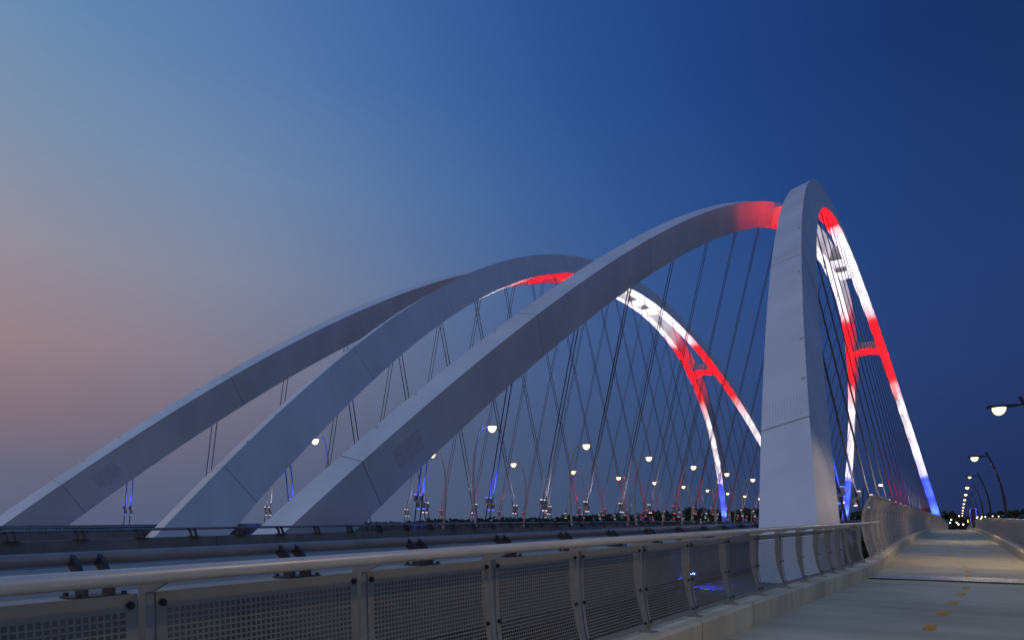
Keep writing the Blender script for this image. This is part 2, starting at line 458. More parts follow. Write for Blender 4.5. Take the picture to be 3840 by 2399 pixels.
def bolt_rows(u0, s):
    """rows of small splice bolts just above the joint, on the top face and both sides"""
    b = MB()
    def nub(p, n, t1, t2):
        q = 0.022
        b.add([p + t1 * q, p + t2 * q, p - t1 * q, p - t2 * q, p + n * 0.02], [(0, 1, 4), (1, 2, 4), (2, 3, 4), (3, 0, 4)])
    sg = 1 if u0 < 0 else -1
    for i in range(9):
        u = u0 + sg * (0.10 + i * 0.15) / A
        t1 = (rib_point(u + 1e-4, s, 0, 0) - rib_point(u - 1e-4, s, 0, 0)).normalized()
        lat = (rib_point(u, s, 0, 1) - rib_point(u, s, 0, -1)).normalized()
        nor = lat.cross(t1)
        for k in range(15):
            nub(rib_point(u, s, 1.0, -0.92 + 1.84 * k / 14), nor, t1, lat)
        for k in range(22):
            ee = -0.94 + 1.88 * k / 21
            nub(rib_point(u, s, ee, 1.0), lat, t1, nor)
            nub(rib_point(u, s, ee, -1.0), -lat, t1, nor)
    return b

def hatch_mesh(s, side):
    """raised access plate with an oval cover on the inner side near the foot"""
    b = MB()
    def quad_ring(uc, ec, du, de, h, n, sq):
        pts = []
        for k in range(n):
            a = 2 * math.pi * (k + 0.5) / n
            ca, sa = math.cos(a), math.sin(a)
            m = max(abs(ca), abs(sa)) if sq else 1
            pts.append((uc + du * ca / m / A, ec + de * sa / m))
        w = rib_state(uc, s)[5] / 2
        lo = [rib_point(u, s, e, side * 1.0) for u, e in pts]
        hi = [rib_point(u, s, e, side * (1.0 + h / w)) for u, e in pts]
        nn = len(pts)
        b.add(lo + hi, [tuple(range(nn, 2 * nn))] + [(i, (i + 1) % nn, (i + 1) % nn + nn, i + nn) for i in range(nn)])
    quad_ring(-0.882, 0.05, 0.95, 0.46, 0.03, 4, True)
    quad_ring(-0.882, 0.05, 0.62, 0.34, 0.05, 24, False)
    quad_ring(-0.8835, -0.42, 0.10, 0.06, 0.12, 8, True)
    return b

def lug_mesh(u, s, r):
    b = MB()
    t = (rib_point(u + 1e-4, s, 0, 0) - rib_point(u - 1e-4, s, 0, 0)).normalized()
    lat = (rib_point(u, s, 0, 1) - rib_point(u, s, 0, -1)).normalized()
    n = lat.cross(t)
    p = rib_point(u, s, 1.0, r)
    vs = [p + t * a * 0.08 + lat * c * 0.06 + n * d for d in (-0.01, 0.08) for a, c in ((-1, -1), (1, -1), (1, 1), (-1, 1))]
    b.add(vs, [(0, 3, 2, 1), (4, 5, 6, 7), (0, 1, 5, 4), (1, 2, 6, 5), (2, 3, 7, 6), (3, 0, 4, 7)])
    return b

def between(u0, u1, e0, e1, arch=0.0):
    """box bracing that joins the inner faces of the two ribs; underside may be arched"""
    b = MB()
    n = 9
    bottoms, tops = [], []
    for u in (u0, u1):
        l0, r0 = rib_point(u, -1, e0, 0.98), rib_point(u, 1, e0, -0.98)
        l1, r1 = rib_point(u, -1, e1, 0.98), rib_point(u, 1, e1, -0.98)
        nv = (l1 - l0).normalized()
        bo, to = [], []
        for k in range(n):
            f = k / (n - 1)
            q = 4 * f * (1 - f)
            bo.append(l0.lerp(r0, f) + nv * arch * q)
            to.append(l1.lerp(r1, f))
        bottoms.append(bo); tops.append(to)
    b.grid([bottoms[0], bottoms[1]], False)
    b.grid([tops[0], tops[1]], False, True)
    b.grid([bottoms[0], tops[0]], False, True)
    b.grid([bottoms[1], tops[1]], False)
    return b

ribs_m = {s: rib_mesh(s).mesh('arch_rib', M['arch']) for s in (1, -1)}
br = thing('arch_bridge', 'nearer white basket handle arch bridge, its right leg rising beside the path', 'bridge', (X_NEAR, 0, 0), 'twin arch bridges')
for s in (1, -1):
    rib = link('arch_rib', ribs_m[s], br)
    rib['label'] = ('tall white arch rib standing beside the path fence' if s > 0 else 'long white arch rib crossing the picture behind the roadway')
    for u in SEAMS:
        seam_mesh(u, s).build('splice_joint', M['seam'], rib)
    for u in (-0.903, -0.776):
        struct(bolt_rows(u, s).build('splice_bolts', M['seam'], rib), 'stuff')
    hatch_mesh(s, -s).build('access_hatch', M['hatch'], rib)
    for u in (-0.885, -0.86, -0.80, -0.735, -0.66, -0.58, -0.48):
        lug_mesh(u, s, 0.84 * s).build('lifting_lug', M['hatch'], rib)
between(-0.362, -0.338, -0.95, 0.55, 0.55).build('cross_brace', M['arch'], br)
between(0.338, 0.362, -0.95, 0.55, 0.55).build('cross_brace', M['arch'], br)
between(-0.047, -0.012, -0.97, 0.9).build('tie_plate', M['arch'], br)
between(0.012, 0.047, -0.97, 0.9).build('tie_plate', M['arch'], br)
for s in (1, -1):
    for sg in (-1, 1):
        p = rib_point(sg * 0.985, s, 0, 0)
        b = MB(); b.box(p.x - 3, p.x + 3, p.y - 4.5, p.y + 4.5, -22.5, -5.2)
        b.box(p.x - 3.6, p.x + 3.6, p.y - 5.2, p.y + 5.2, -24, -19)
        b.build('pier', M['pier'], br)

def children(o):
    return [c for c in bpy.data.objects if c.parent == o]
kids = {}
for o in bpy.data.objects:
    if o.parent:
        kids.setdefault(o.parent.name, []).append(o)
def copy_tree(o, parent=None):
    c = o.copy()
    col.objects.link(c)
    if parent:
        c.parent = parent
    for ch in kids.get(o.name, []):
        copy_tree(ch, c)
    return c
br2 = copy_tree(br)
br2.location = (X_FAR, 0, 0)
br2['label'] = 'farther white arch bridge seen behind the roadway, its legs at the far left'
for c in bpy.data.objects:
    if c.parent == br2 and 'label' in c.keys():
        c['label'] = c['label'].replace('standing beside the path fence', 'second from the left').replace('crossing the picture behind the roadway', 'farthest left')

# ------------------------------------------------------------------ decks
def deck(name, xa, xb, thick=1.1, mat='road', y0=-60, y1=520):
    b = MB()
    ys = frange(y0, y1, 4)
    rows = []
    for y in ys:
        z = zd(y)
        rows.append([(xa, y, z - thick), (xa, y, z), (xb, y, z), (xb, y, z - thick), (xa, y, z - thick)])
    for k in range(4):
        b.grid([[r[k], r[k + 1]] for r in rows], True, True)
    return struct(b.build(name, M[mat]))
deck('road', -29.9, -7.25, 0.45)
for xa, xb in ((-9.3, -9.0), (-28.3, -28.0), (-49.0, -48.7), (-68.0, -67.7)):
    deck('deck_girder', xa, xb, 3.6, 'girder')
deck('road', -69.9, -46.7, 0.45)

def strip(name, fx0, fx1, dz, mat, ys, kind='structure', parent=None):
    b = MB()
    b.grid([[(fx0(y), y, zd(y) + dz), (fx1(y), y, zd(y) + dz)] for y in ys], True, True)
    o = b.build(name, M[mat], parent)
    return struct(o, kind) if kind else o

for x0 in (-29.9, -69.9):
    for dx in (2.2, 20.4):
        strip('edge_line', lambda y: x0 + dx, lambda y: x0 + dx + 0.15, 0.005, 'paint', frange(-40, 300, 5))
    for dx in (5.8, 9.4, 13.0, 16.7):
        b = MB()
        for i in range(-3, 24):
            y = i * 12.2
            b.grid([[(x0 + dx, yy, zd(yy) + 0.005), (x0 + dx + 0.12, yy, zd(yy) + 0.005)] for yy in (y, y + 1.5, y + 3)], True, True)
        struct(b.build('lane_marking', M['paint']))

# shared path with kerbs
ys = frange(-20, 40, 0.75) + frange(40, 420, 3)[1:]
b = MB()
b.grid([[(kx(y) + (XR - kx(y)) * k / 4, y, zd(y)) for k in range(5)] for y in ys], True, True)
b.grid([[(kx(y) - 0.5, y, zd(y) - 0.9), (XR + 0.5, y, zd(y) - 0.9)] for y in ys], True)
b.grid([[(kx(y) - 0.5, y, zd(y) - 0.9), (kx(y) - 0.5, y, zd(y) + 0.02)] for y in ys], True, True)
struct(b.build('shared_path', M['path']))
KH = 0.35
def kerb(inner, outer, y0=None):
    b = MB()
    r = []
    for y in ys:
        z = zd(y)
        i, o = inner(y), outer(y)
        sgn = 1 if o > i else -1
        r.append([(i, y, z - 0.05), (i, y, z + KH - 0.03), (i + sgn * 0.03, y, z + KH), (o, y, z + KH), (o, y, z - 0.9)])
    for k in range(4):
        b.grid([[q[k], q[k + 1]] for q in r], True, outer(0) > inner(0))
    return struct(b.build('kerb', M['kerb']))
kerb(kx, lambda y: kx(y) - 0.42)
kerb(lambda y: XR, lambda y: XR + 0.42)

# yellow centre dashes following the bend
DASH = [(9.9, -0.48), (11.6, -0.38), (13.3, -0.25), (15.0, -0.11), (16.7, 0.02), (18.2, 0.12), (21.6, 0.2), (23.5, 0.19), (25.4, 0.13), (27.4, 0.04), (29.6, -0.08), (31.8, -0.2), (34, -0.32),
        (36.2, -0.4), (38.4, -0.47), (40.8, -0.53), (43.2, -0.58), (45.6, -0.62)]
b = MB()
for y, x in DASH:
    for_x = 0.075
    b.grid([[(x - for_x, y - 0.26, zd(y - 0.26) + 0.005), (x + for_x, y - 0.26, zd(y - 0.26) + 0.005)], [(x - for_x + 0.03, y + 0.26, zd(y + 0.26) + 0.005), (x + for_x + 0.03, y + 0.26, zd(y + 0.26) + 0.005)]], False, True)
struct(b.build('centre_line', M['yellow']))

# expansion joint cover across the path
t = thing('expansion_joint', 'ribbed metal joint plate lying across the concrete path', 'joint plate', (0, 20.45, zd(20.45)))
b = MB(); b.box(kx(20.45) + 0.02, XR - 0.02, -0.80, -0.70, 0.003, 0.012); b.build('gap_strip', M['gap'], t)
b = MB(); b.box(kx(20.45) + 0.02, XR - 0.02, -0.70, 0.85, 0.004, 0.022)
b.build('cover_plate', M['plate'], t)
b = MB()
for i in range(52):
    x = kx(20.45) + 0.06 + i * (XR - kx(20.45) - 0.12) / 51
    b.box(x - 0.014, x + 0.014, -0.45, 0.40, 0.0225, 0.034)
b.build('grip_ribs', M['plate'], t)

# ------------------------------------------------------------------ road barriers
def barrier(xw0, xw1, xt, side, label, y0, y1, first):
    """concrete wall from xw0 to xw1, tube rail at xt carried by pairs of curved fins on its `side`"""
    t = thing('road_barrier', label, 'barrier', (0, 0, 0), 'concrete road barriers with tube rails')
    b = MB()
    ys = frange(y0, y1, 3)
    r = []
    for y in ys:
        z = zd(y)
        r.append([(xw0, y, z - 0.12), (xw0 + 0.06, y, z + 0.98), (xw1 - 0.0, y, z + 0.98), (xw1, y, z - 0.12)])
    for k in range(3):
        b.grid([[q[k], q[k + 1]] for q in r], True, True)
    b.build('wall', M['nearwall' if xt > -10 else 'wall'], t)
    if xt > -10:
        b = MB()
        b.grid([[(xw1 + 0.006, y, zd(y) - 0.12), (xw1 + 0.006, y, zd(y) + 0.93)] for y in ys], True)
        b.build('outer_shade_sheet', M['outer'], t)  # added sheet that paints shade over the barrier's path side
    b = MB()
    b.tube([(xt, y, zd(y) + 1.345) for y in ys], 0.062, 14)
    for y in frange(y0 + 4, y1, 9.3):
        b.tube([(xt, y - 0.12, zd(y) + 1.345), (xt, y + 0.12, zd(y) + 1.345)], 0.069, 14)
    b.build('tube_rail', M['rail'], t)
    # one post
    b = MB()
    prof_o = [(0.34, 0.0), (0.33, 0.10), (0.27, 0.22), (0.17, 0.33), (0.06, 0.40), (-0.02, 0.415)]
    prof_i = [(0.15, 0.0), (0.15, 0.08), (0.12, 0.16), (0.07, 0.24), (-0.02, 0.305), (-0.05, 0.33)]
    poly = [(side * x, z) for x, z in prof_o + prof_i[::-1]]
    if side > 0:
        poly = poly[::-1]
    for dy in (-0.12, 0.12):
        b.prism_xz(poly, dy - 0.018, dy + 0.018)
    xs = sorted((side * 0.08, side * 0.40))
    b.box(xs[0], xs[1], -0.24, 0.24, 0.0005, 0.02)
    for dx in (0.11, 0.37):
        for dy in (-0.2, 0.2):
            b.box(side * dx - 0.018, side * dx + 0.018, dy - 0.018, dy + 0.018, 0.02, 0.05)
    me = b.mesh('rail_post', M['bracket'])
    y = first
    n = 0
    while y < y1 and n < 99:
        if y > y0:
            link('rail_post', me, t, (xt, y, zd(y) + 0.98))
            n += 1
        y += 2.33
    return t
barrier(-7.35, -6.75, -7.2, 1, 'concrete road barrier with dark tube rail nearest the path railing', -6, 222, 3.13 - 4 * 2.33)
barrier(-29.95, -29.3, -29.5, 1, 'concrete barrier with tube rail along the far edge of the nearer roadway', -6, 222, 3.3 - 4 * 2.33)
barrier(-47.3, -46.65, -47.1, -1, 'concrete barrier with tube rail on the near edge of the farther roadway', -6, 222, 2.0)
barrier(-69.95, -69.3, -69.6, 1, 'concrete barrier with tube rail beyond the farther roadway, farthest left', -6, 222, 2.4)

# ------------------------------------------------------------------ path railing (low, perforated panels)
PROF_LOW = [(0.085, 0.40), (0.055, 0.52), (0.025, 0.68), (0.006, 0.86), (0.0, 1.05), (0.0, 1.355)]      # toward the path, height above deck
PROF_TALL = [(0.085, 0.40), (0.035, 0.62), (-0.03, 0.9), (-0.08, 1.2), (-0.10, 1.5), (-0.07, 1.8), (0.02, 2.05), (0.13, 2.25)]

def prof_at(prof, z):
    for (a, b_), (c, d) in zip(prof, prof[1:]):
        if z <= d:
            return a + (c - a) * (z - b_) / (d - b_)
    return prof[-1][0]

def panel_mesh(name, prof, length, pitch_y, pitch_z, bar, mat, side=1, mtop=0.085, mside=0.055, mbot=0.06):
    """perforated sheet: crossing strips with square holes and solid margins, curved in section"""
    b = MB()
    z0, z1 = prof[0][1], prof[-1][1]
    X = lambda z, off=0.0: side * (prof_at(prof, z) + off)
    hl = length / 2
    zz = frange(z0, z1, 0.06)
    def patch(ya, yb, za, zb, off=0.0):
        n = [z for z in zz if za < z < zb]
        b.grid([[(X(z, off), ya, z), (X(z, off), yb, z)] for z in [za] + n + [zb]], True)
    patch(-hl, hl, z0, z0 + mbot); patch(-hl, hl, z1 - mtop, z1)
    patch(-hl, -hl + mside, z0 + mbot, z1 - mtop); patch(hl - mside, hl, z0 + mbot, z1 - mtop)
    ya, yb, za, zb = -hl + mside, hl - mside, z0 + mbot, z1 - mtop
    nz = max(2, round((zb - za) / pitch_z)); ny = max(2, round((yb - ya) / pitch_y))
    for i in range(1, nz):
        z = za + (zb - za) * i / nz
        b.add([(X(z - bar / 2), ya, z - bar / 2), (X(z - bar / 2), yb, z - bar / 2), (X(z + bar / 2), yb, z + bar / 2), (X(z + bar / 2), ya, z + bar / 2)], [(0, 1, 2, 3)])
    for i in range(1, ny):
        y = ya + (yb - ya) * i / ny
        b.grid([[(X(z, -0.0015), y - bar / 2, z), (X(z, -0.0015), y + bar / 2, z)] for z in [za] + [q for q in zz if za < q < zb] + [zb]], True)
    return b.mesh(name, M[mat])

def fin_mesh(prof, side=1, bracket=True, depth=0.12):
    b = MB()
    front = [(side * (x - 0.012), z) for x, z in prof]
    back = [(side * (x - depth * (0.45 + 0.55 * min(1, (z - prof[0][1]) / 0.6))), z) for x, z in prof]
    ztop = prof[-1][1]
    if bracket:
        front += [(side * 0.02, ztop + 0.005), (side * 0.17, ztop + 0.062)]
        back += [(side * -depth, ztop + 0.05), (side * 0.14, ztop + 0.075)]
    poly = front + back[::-1]
    poly = [(x, z) for x, z in poly]
    if side < 0:
        poly = poly[::-1]
    b.prism_xz(poly, -0.007, 0.007)
    # front flange following the curve
    rows = []
    for x, z in prof:
        rows.append((side * (x - 0.006), z))
    for (xa, za), (xb, zb) in zip(rows, rows[1:]):
        b.add([(xa, -0.03, za), (xa, 0.03, za), (xb, 0.03, zb), (xb, -0.03, zb),
               (xa - side * 0.008, -0.03, za), (xa - side * 0.008, 0.03, za), (xb - side * 0.008, 0.03, zb), (xb - side * 0.008, -0.03, zb)],
              [(0, 1, 2, 3), (7, 6, 5, 4), (0, 3, 7, 4), (1, 5, 6, 2)])
    # foot
    xs = sorted((side * 0.16, side * -0.02))
    b.box(xs[0], xs[1], -0.065, 0.065, KH + 0.0005, KH + 0.016)
    b.box(*sorted((side * 0.03, side * 0.10)), -0.012, 0.012, KH + 0.016, KH + 0.09)
    return b

def bolt_mesh():
    b = MB()
    b.tube([(-0.002, 0, 0), (0.008, 0, 0)], 0.019, 12, True, (0, 0, 1))
    b.tube([(0.008, 0, 0), (0.021, 0, 0)], 0.012, 6, True, (0, 0, 1))
    return b.mesh('bolt', M['bolt'])
BOLT = bolt_mesh()

PS = 1.40
POSTS_LEFT = [-3.88, -2.48, -1.08, 0.32, 1.74, 3.10, 4.48, 5.88, 7.31, 8.75, 10.20, 11.62, 13.03, 14.41, 15.74, 16.73, 17.74, 18.77, 20.73]
def railing(label, fx, posts, side, mat, bolts_to, group, rail_off=0.23, rail_y=None):
    t = thing('path_railing', label, 'railing', (0, 0, 0), group)
    pms = {}
    fm = fin_mesh(PROF_LOW, side).mesh('post', M['post'])
    for i, y in enumerate(posts):
        d = math.atan((fx(y + 0.2) - fx(y - 0.2)) / 0.4)
        link('post', fm, t, (fx(y), y, zd(y)), (0, 0, -d))
        if i + 1 < len(posts):
            ya, yb = y, posts[i + 1]
            yc = (ya + yb) / 2
            w = round(math.hypot(yb - ya, fx(yb) - fx(ya)), 2)
            if w not in pms:
                pms[w] = panel_mesh('mesh_panel', PROF_LOW, w - 0.085, 0.031, 0.031, 0.0100, mat, side)
            sl = math.atan((zd(yb) - zd(ya)) / (yb - ya))
            d = math.atan((fx(yb) - fx(ya)) / (yb - ya))
            p = link('mesh_panel', pms[w], t, ((fx(ya) + fx(yb)) / 2, yc, zd(yc)), (sl, 0, -d))
            if yc < bolts_to:
                for yy in (-1, 1):
                    for z in (1.30, 0.84, 0.46):
                        link('bolt', BOLT, p, (side * (prof_at(PROF_LOW, z) + 0.001), yy * (w / 2 - 0.075), z))
    b = MB()
    y0, ye = posts[0], rail_y or posts[-1]
    yy = frange(y0, ye, 0.7)
    b.tube([(fx(y) + side * rail_off, y, zd(y) + 1.455) for y in yy], 0.039, 18)
    for q in (6.9, 12.6, 18.5, 33, 47, 61, 75, 89, 103):
        if y0 < q < ye:
            b.tube([(fx(y) + side * rail_off, y, zd(y) + 1.455) for y in (q - 0.012, q + 0.012)], 0.0405, 18, False)
    b.build('handrail', M['handrail'], t)
    return t
LX = lambda y: kx(y) - 0.30
railing('low grey railing of perforated panels with steel handrail, left of the path', LX, POSTS_LEFT, 1, 'mesh', 19, 'path railings', 0.23, 22.6)
RX = lambda y: XR + 0.28
railing('low grey perforated railing along the right side of the path', RX, [6.0 + i * 122 / 87 for i in range(88)], -1, 'tallmesh', 0, 'path railings')
# return panel where the right railing turns outward at mid-span, and the piece beyond
t = thing('path_railing', 'dark end railing turning outward where the right railing stops', 'railing', (RX(128), 128.3, zd(128)), 'path railings', R(-90))
pm = panel_mesh('mesh_panel', PROF_LOW, PS - 0.085, 0.05, 0.05, 0.014, 'mesh', -1)
for i in range(3):
    link('mesh_panel', pm, t, (0, 0.7 + i * PS, 0))
fm = fin_mesh(PROF_LOW, -1).mesh('post', M['post'])
for i in range(4):
    link('post', fm, t, (0, i * PS, 0))
t = thing('path_railing', 'distant right railing of the path beyond the crest', 'railing', (0, 0, 0), 'path railings')
pm = panel_mesh('mesh_panel', PROF_LOW, 2 * PS - 0.06, 0.05, 0.05, 0.014, 'tallmesh', -1)
for i in range(60):
    y = 152 + i * 2 * PS
    link('mesh_panel', pm, t, (RX(y), y, zd(y)), (math.atan((zd(y + 1) - zd(y - 1)) / 2), 0, 0))

# tall curved fence from the arch foot onward
t = thing('tall_fence', 'tall curved mesh fence running along the left of the path past the arch', 'fence')
TL = 2.6
T0 = 22.4
pm = panel_mesh('mesh_panel', PROF_TALL, TL - 0.05, 0.045, 0.042, 0.019, 'tallmesh', 1, 0.07, 0.05, 0.06)
fm = fin_mesh(PROF_TALL, 1, False, 0.10).mesh('post', M['tallmesh'])
dots = []
for i in range(92):
    y = T0 + i * TL
    d = math.atan((LX(y + 0.3) - LX(y - 0.3)) / 0.6)
    link('post', fm, t, (LX(y), y, zd(y)), (0, 0, -d))
    yb = y + TL
    p = link('mesh_panel', pm, t, ((LX(y) + LX(yb)) / 2, (y + yb) / 2, zd((y + yb) / 2)), (math.atan((zd(yb) - zd(y)) / TL), 0, -math.atan((LX(yb) - LX(y)) / TL)))
    if y < 50:
        for yy in (-1, 1):
            for z in (0.47, 0.86, 1.3, 1.8):
                link('bolt', BOLT, p, (prof_at(PROF_TALL, z) + 0.001, yy * (TL / 2 - 0.05), z))
b = MB()
b.tube([(LX(y) + PROF_TALL[-1][0], y, zd(y) + 2.255) for y in frange(T0 - 0.05, T0 + 92 * TL, 1.3)], 0.022, 8)
b.build('top_rail', M['post'], t)

# ------------------------------------------------------------------ hangers with floodlights
HY = [34.9 + 8.12 * k for k in range(26)]
def hcol(k):
    k = min(k, 25 - k)
    return 'blue' if k <= 1 else 'white' if k <= 5 else 'red' if k <= 9 else 'white'
RGB = {'blue': BLUE, 'white': WHITE, 'red': RED}

def can_mesh():
    b = MB()
    b.tube([(0, 0, 0), (0, 0, 0.42)], 0.105, 10)
    return b.mesh('floodlight', M['canister'])
def ring_mesh(c):
    b = MB()
    b.tube([(0, 0, 0), (0, 0, 0.07)], 0.112, 10)
    return b.mesh('lens', M['lens_' + c])
CAN = can_mesh()
RING = {c: ring_mesh(c) for c in ('red', 'white', 'blue')}
b = MB(); b.box(-0.22, 0.22, -0.03, 0.03, -0.025, 0.025); b.box(-0.075, 0.075, -0.07, 0.07, -0.09, 0.09)
CLAMP = b.mesh('clamp', M['socket'])
b = MB(); b.tube([(0, 0, 0), (0, 0, 0.5), (0, 0, 0.62)], [0.085, 0.085, 0.05], 10)
SOCK = b.mesh('socket', M['socket'])

EFF = {'blue': 1.5, 'white': 1.0, 'red': 1.2}
def hanger(xc, s, k, which):
    y = HY[k]
    u = (y - YM) / A
    top = rib_point(u, s, -0.9, 0)
    z_d = zd(y)
    # foot: the rib plane carried down to deck level
    hb = rib_state(-0.925, s)[0]
    foot = Vector((s * (hb - 0.10), y, z_d - 0.35))
    top = Vector((top.x, y, top.z))
    c = hcol(k)
    side = 'right' if s > 0 else 'left'
    n = min(k, 25 - k)
    end = 'near' if k < 13 else 'far'
    label = '%s hanger cable pair from the %s foot of the %s arch %s rib, %s lit' % (ORD[n], end, which, side, c)
    t = thing('bridge_hanger', label, 'hanger cable', (xc + foot.x, y, foot.z), 'hanger cables under the arches')
    v = top - foot
    d = v.normalized()
    zf = 3.25
    for dy in (-0.27, 0.27):
        b = MB(); b.tube([(0, dy, 0), (v.x, dy, v.z)], 0.046 if k < 5 else 0.038 if k < 13 else 0.032, 7, False)
        b.build('cable', M['cable'], t)
        q = d * (0.35 / d.z)
        link('socket', SOCK, t, (q.x, dy, q.z), (0, math.atan2(d.x, d.z), 0))
        q = d * (zf / d.z)
        cl = link('clamp', CLAMP, t, (q.x, dy, q.z), (0, math.atan2(d.x, d.z), 0))
        for ox, oz in ((-s * 0.19, -0.02 - 0.42), (s * 0.19, 0.02)):
            f = link('floodlight', CAN, cl, (ox, 0, oz))
            link('lens', RING[c], f, (0, 0, -0.05 if oz < 0 else 0.40))
    # the beam of the up-light
    start = d * ((zf + 0.55) / d.z)
    r = (v - start).length
    if r < 1.2:
        return
    reach = r
    ang = 2 * min(0.9, math.atan((9.3 if c == 'red' else 7.4) / reach))
    lamp('beam', 'SPOT', K_FLOOD * EFF[c] * (3.2 if k <= 1 else 1.0) * (reach ** 2 + 40) , RGB[c], t, start, d, ang, 0.75, 0.45)

for xc, which in ((X_NEAR, 'nearer'), (X_FAR, 'farther')):
    for s in (1, -1):
        for k in range(26):
            hanger(xc, s, k, which)

# ground floods by the rib feet (blue)
def ground_flood(x, y, z, direction, power, label, ang=2.2):
    t = thing('ground_floodlight', label, 'floodlight', (x, y, z), 'blue floodlights at the arch feet')
    b = MB(); b.box(-0.2, 0.2, -0.15, 0.15, 0.0, 0.06); b.box(-0.03, 0.03, -0.03, 0.03, 0.06, 0.2); b.build('base', M['bracket'], t)
    b = MB(); b.tube([(0, 0, 0.14), (0, 0, 0.42)], 0.16, 12); hd = b.build('housing', M['bracket'], t)
    b = MB(); b.tube([(0, 0, 0.42), (0, 0, 0.45)], 0.14, 12); b.build('lens', M['lens_blue'], hd)
    lamp('beam', 'SPOT', power, BLUE, t, (0, 0, 0.52), direction, ang, 0.8, 0.12)
for xc, wh in ((X_NEAR, 'nearer'), (X_FAR, 'farther')):
    for s in (1, -1):
        hb = rib_state(0.9, s)[0]
        ground_flood(xc + s * (hb - 0.1), YM + 0.80 * A, zd(YM + 0.8 * A) + 0.02, (0, 0.55, 1), 5200, 'blue floodlight at the far foot of the %s arch %s rib' % (wh, 'right' if s > 0 else 'left'))
        ground_flood(xc + s * (hb - 0.1) + (0.0 if s < 0 else 0.9), YM - 0.858 * A, zd(YM - 0.86 * A) - 0.4, (-0.15 * s, -0.75, 0.7), 900, 'blue floodlight at the near foot of the %s arch %s rib' % (wh, 'right' if s > 0 else 'left'))
b = MB(); b.box(-6.70, -3.3, 17.4, 30, -3.2, -1.75)
tag(b.build('pier_cap', M['outer']), 'concrete pier cap round the tall leg, lit blue, in the gap beside the path', 'pier cap')
ground_flood(-6.3, 18.2, -1.75, (-0.05, 0.75, -1.0), 1500, 'blue floodlight low in the gap beside the near arch leg', 1.7)

# ------------------------------------------------------------------ street lamps on the roadways
def lamp_meshes(sgn):
    path = [(0, 0), (-0.12, 1.2), (-0.27, 2.8), (-0.35, 4.3), (-0.33, 5.6), (-0.17, 6.9), (0.12, 8.0), (0.50, 8.85)]
    fine = []
    for i in range(len(path) - 1):
        p0 = path[max(i - 1, 0)]; p1 = path[i]; p2 = path[i + 1]; p3 = path[min(i + 2, len(path) - 1)]
        for j in range(3):
            q = j / 3
            fine.append(tuple(0.5 * ((2 * p1[c]) + (-p0[c] + p2[c]) * q + (2 * p0[c] - 5 * p1[c] + 4 * p2[c] - p3[c]) * q * q + (-p0[c] + 3 * p1[c] - 3 * p2[c] + p3[c]) * q ** 3) for c in (0, 1)))
    fine.append(path[-1])
    b = MB()
    n = len(fine)
    b.tube([(sgn * x, 0, z) for x, z in fine], [0.125 - 0.075 * i / (n - 1) for i in range(n)], 10)
    b.box(-0.2, 0.2, -0.2, 0.2, 0, 0.04)
    pole = b.mesh('pole', M['lamppole'])
    b = MB()
    b.tube([(sgn * 0.36, 0, 8.55), (sgn * 0.75, 0, 8.66), (sgn * 1.0, 0, 8.68)], 0.035, 8)
    arm = b.mesh('arm', M['lamppole'])
    return pole, arm
def head_mesh(sgn, mat):
    b = MB()
    prof = [(0.0, 0.07), (0.18, 0.13), (0.45, 0.19), (0.72, 0.19), (0.86, 0.10)]
    rows_t = [[(sgn * x, -w, -0.01), (sgn * x, -w * 0.7, 0.07), (sgn * x, w * 0.7, 0.07), (sgn * x, w, -0.01)] for x, w in prof]
    b.grid(rows_t, True, sgn > 0)
    b.grid([[r[0], r[-1]] for r in rows_t], False, sgn < 0)
    b.add(rows_t[0], [(0, 1, 2, 3)]); b.add(rows_t[-1], [(0, 1, 2, 3)])
    return b.mesh('lamp_head', mat)
def lens_mesh(sgn, mat, size=1.0):
    b = MB()
    n = 14
    rows = []
    for i in range(6):
        f = i / 5 * math.pi / 2
        rows.append([(sgn * (0.5 + 0.24 * size * math.cos(f) * math.cos(2 * math.pi * k / n)), 0.18 * size * math.cos(f) * math.sin(2 * math.pi * k / n), -0.012 - 0.30 * size * math.sin(f)) for k in range(n + 1)])
    b.grid(rows, True, sgn > 0)
    return b.mesh('lens', mat)

HEADS = {g: head_mesh(g, M['lamppole']) for g in (1, -1)}
LENS = {g: lens_mesh(g, M['lens_warm'], 1.5) for g in (1, -1)}  # lens enlarged to stand in for the lamp's glare
PA = {g: lamp_meshes(g) for g in (1, -1)}
def street_lamp(x, y, sgn, label, lit=True):
    t = thing('street_lamp', label, 'street lamp', (x, y, zd(y) + 0.0), 'curved roadway lamps')
    link('pole', PA[sgn][0], t)
    link('arm', PA[sgn][1], t)
    h = link('lamp_head', HEADS[sgn], t, (sgn * 0.95, 0, 8.68))
    link('lens', LENS[sgn], h)
    lamp('bulb', 'SPOT', P_STREET * (1.0 if sgn > 0 else 0.35), WARM, h, (sgn * 0.5, 0, -0.26), (0.65 * sgn, 0, -1), 2.45, 0.6, 0.22)
for i in range(0, 13):
    y = 41.1 + 15.25 * i
    nm = ('curved lamp between the bridges leaning over the nearer roadway, %s behind the long rib' % ORD[i])
    street_lamp(-31.2, y, 1, nm)
for i in range(0, 12):
    y = 38.6 + 15.35 * i
    nm = ('curved lamp leaning left over the farther roadway, %s from the left' % ORD[i]).replace('nearest', 'first')
    street_lamp(-45.4, y, -1, nm)

